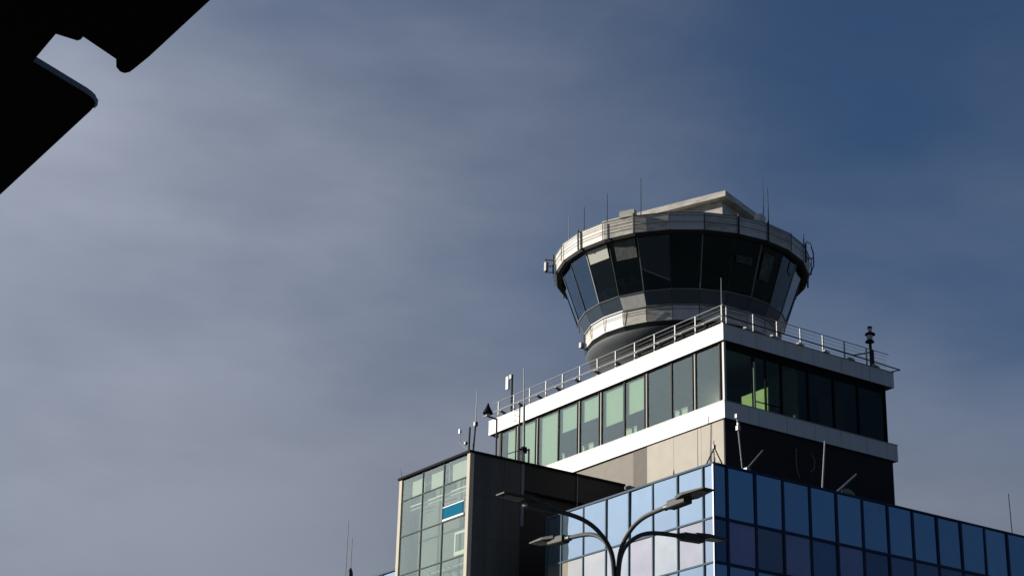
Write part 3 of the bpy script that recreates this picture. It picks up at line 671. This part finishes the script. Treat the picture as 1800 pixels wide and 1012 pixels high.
# ------------------------------------------------------------------ street lamp with four arms
LX, LY, LZ = -47.90, -52.50, 9.45
lamp = thing('street_lamp', 'tall street lamp with four curved arms and flat heads before the blue wing', 'street lamp', (LX, LY, 0))
MB().tube([(LX, LY, 0), (LX, LY, .8), (LX, LY, .82), (LX, LY, LZ - .55)], [.15, .15, .11, .085], 16).build('mast', dark, lamp, smooth=True)
MB().lathe([(.3, 0.0), (.3, .04), (.17, .05), (.17, .10)], LX, LY, 16).build('base_plate', dark, lamp)
MB().lathe([(.11, LZ - .75), (.115, LZ - .5), (.09, LZ - .42)], LX, LY, 16).build('collar', dark, lamp)
key = [(.045, -.62), (.05, -.25), (.06, .05), (.10, .33), (.20, .55), (.36, .71), (.56, .84), (.80, .925), (1.06, .965), (1.35, .985), (1.75, 1.01)]
def crom(P, n=5):
    o = []
    for i in range(len(P) - 1):
        p0, p1, p2, p3 = P[max(i - 1, 0)], P[i], P[i + 1], P[min(i + 2, len(P) - 1)]
        for j in range(n):
            t = j / n; o.append(tuple(.5 * ((2 * b_) + (-a_ + c_) * t + (2 * a_ - 5 * b_ + 4 * c_ - d_) * t * t + (-a_ + 3 * b_ - 3 * c_ + d_) * t ** 3) for a_, b_, c_, d_ in zip(p0, p1, p2, p3)))
    return o + [P[-1]]
prof = crom(key)
lampgrey = mat('lamp_grey_paint', (.05, .055, .055), .6, .1, var=.15, vscale=8)
headm = mat('lamp_head_grey', (.05, .052, .05), .65, .0, var=.15, vscale=6)
ledm = mat('lamp_lens', (.06, .07, .075), .2)
for dx, dy in ((-1, 0), (0, -1), (1, 0), (0, 1)):
    d = Vector((dx, dy, 0)); s = Vector((-dy, dx, 0)); zz = Vector((0, 0, 1)); o = Vector((LX, LY, LZ))
    arm = MB().tube([o + d * r_ + zz * z_ for r_, z_ in prof], .043, 10).build('arm', lampgrey, lamp, smooth=True)
    ax = (d + zz * .04).normalized(); nz = s.cross(ax) if s.cross(ax).z > 0 else -s.cross(ax)
    c = o + d * 1.68 + zz * 1.0
    h = MB().obox(c + ax * .18, ax, s, nz, .26, .10, .075); h.obox(c - ax * .04, ax, s, nz, .10, .06, .06)
    MB().tube([o + d * 1.46 + zz * .985, o + d * 1.56 + zz * .992], .058, 12).build('clamp', dark, arm)
    hd = h.build('lamp_head', headm, arm, bevel=.02)
    P = c + ax * .30 + nz * .05
    h = MB().hexa([P - ax * .1 - s * .12 - nz * .02, P + ax * .18 - s * .20 - nz * .02, P + ax * .18 + s * .20 - nz * .02, P - ax * .1 + s * .12 - nz * .02,
                   P - ax * .1 - s * .12 + nz * .04, P + ax * .18 - s * .20 + nz * .03, P + ax * .18 + s * .20 + nz * .03, P - ax * .1 + s * .12 + nz * .04])
    h.hexa([P + ax * .181 - s * .20 - nz * .02, P + ax * .70 - s * .13 - nz * .015, P + ax * .70 + s * .13 - nz * .015, P + ax * .181 + s * .20 - nz * .02,
            P + ax * .181 - s * .20 + nz * .03, P + ax * .70 - s * .13 + nz * .01, P + ax * .70 + s * .13 + nz * .01, P + ax * .181 + s * .20 + nz * .03])
    h.build('panel', headm, arm)
    MB().hexa([P + ax * .22 - s * .16 - nz * .03, P + ax * .62 - s * .11 - nz * .03, P + ax * .62 + s * .11 - nz * .03, P + ax * .22 + s * .16 - nz * .03,
               P + ax * .22 - s * .16 - nz * .021, P + ax * .62 - s * .11 - nz * .017, P + ax * .62 + s * .11 - nz * .017, P + ax * .22 + s * .16 - nz * .021]).build('lens', ledm, arm)

# ------------------------------------------------------------------ dark sheet canopy overhead
can = thing('steel_canopy', 'black overhead canopy sheet with a notched edge, crossing the top left corner', 'canopy', (-70.5, -72, 0))
poly = [(-66.406, -84.0), (-66.406, -73.435), (-66.411, -73.329), (-66.412, -73.305), (-66.415, -73.274), (-66.427, -73.253), (-66.447, -73.255), (-66.474, -73.281), (-66.500, -73.340),
        (-66.670, -73.426), (-66.669, -73.400), (-66.676, -73.384), (-66.761, -73.383), (-66.751, -73.126), (-66.480, -73.000), (-66.455, -72.985), (-66.432, -72.965), (-66.418, -72.945), (-66.408, -72.90), (-66.406, -72.86), (-66.405, -60), (-71.5, -60), (-71.5, -84.0)]
cedge = mat('canopy_edge', (.10, .14, .18), .5)  # sky light on the sheet's side face put into this blue-grey
cb = MB().prism(poly, 5.0, 5.026).build('canopy_sheet', sheetm, can)
cb['label'] = 'black sheet underside'
MB().prism([(-66.7505, -73.1275), (-66.4795, -73.0015), (-66.4545, -72.9865), (-66.4305, -72.967), (-66.4165, -72.9465), (-66.402, -72.93), (-66.402, -72.9), (-66.41, -72.9), (-66.42, -72.94), (-66.436, -72.963), (-66.457, -72.981), (-66.482, -72.996), (-66.753, -73.122)], 5.0005, 5.0255).build('sky_lit_edge', cedge, can)
bm_ = MB()
for x in (-67.6, -71.3): bm_.box(x - .1, x + .1, -83.8, -60.2, 5.03, 5.33)
for y in (-83.5, -78, -66.5, -60.5): bm_.box(-71.19, -67.71, y - .08, y + .08, 5.03, 5.29)
bm_.build('beam', dark, can)
for y in (-82.5, -61.5): MB().box(-71.39, -71.21, y - .09, y + .09, 0, 5.0).build('column', dark, can)
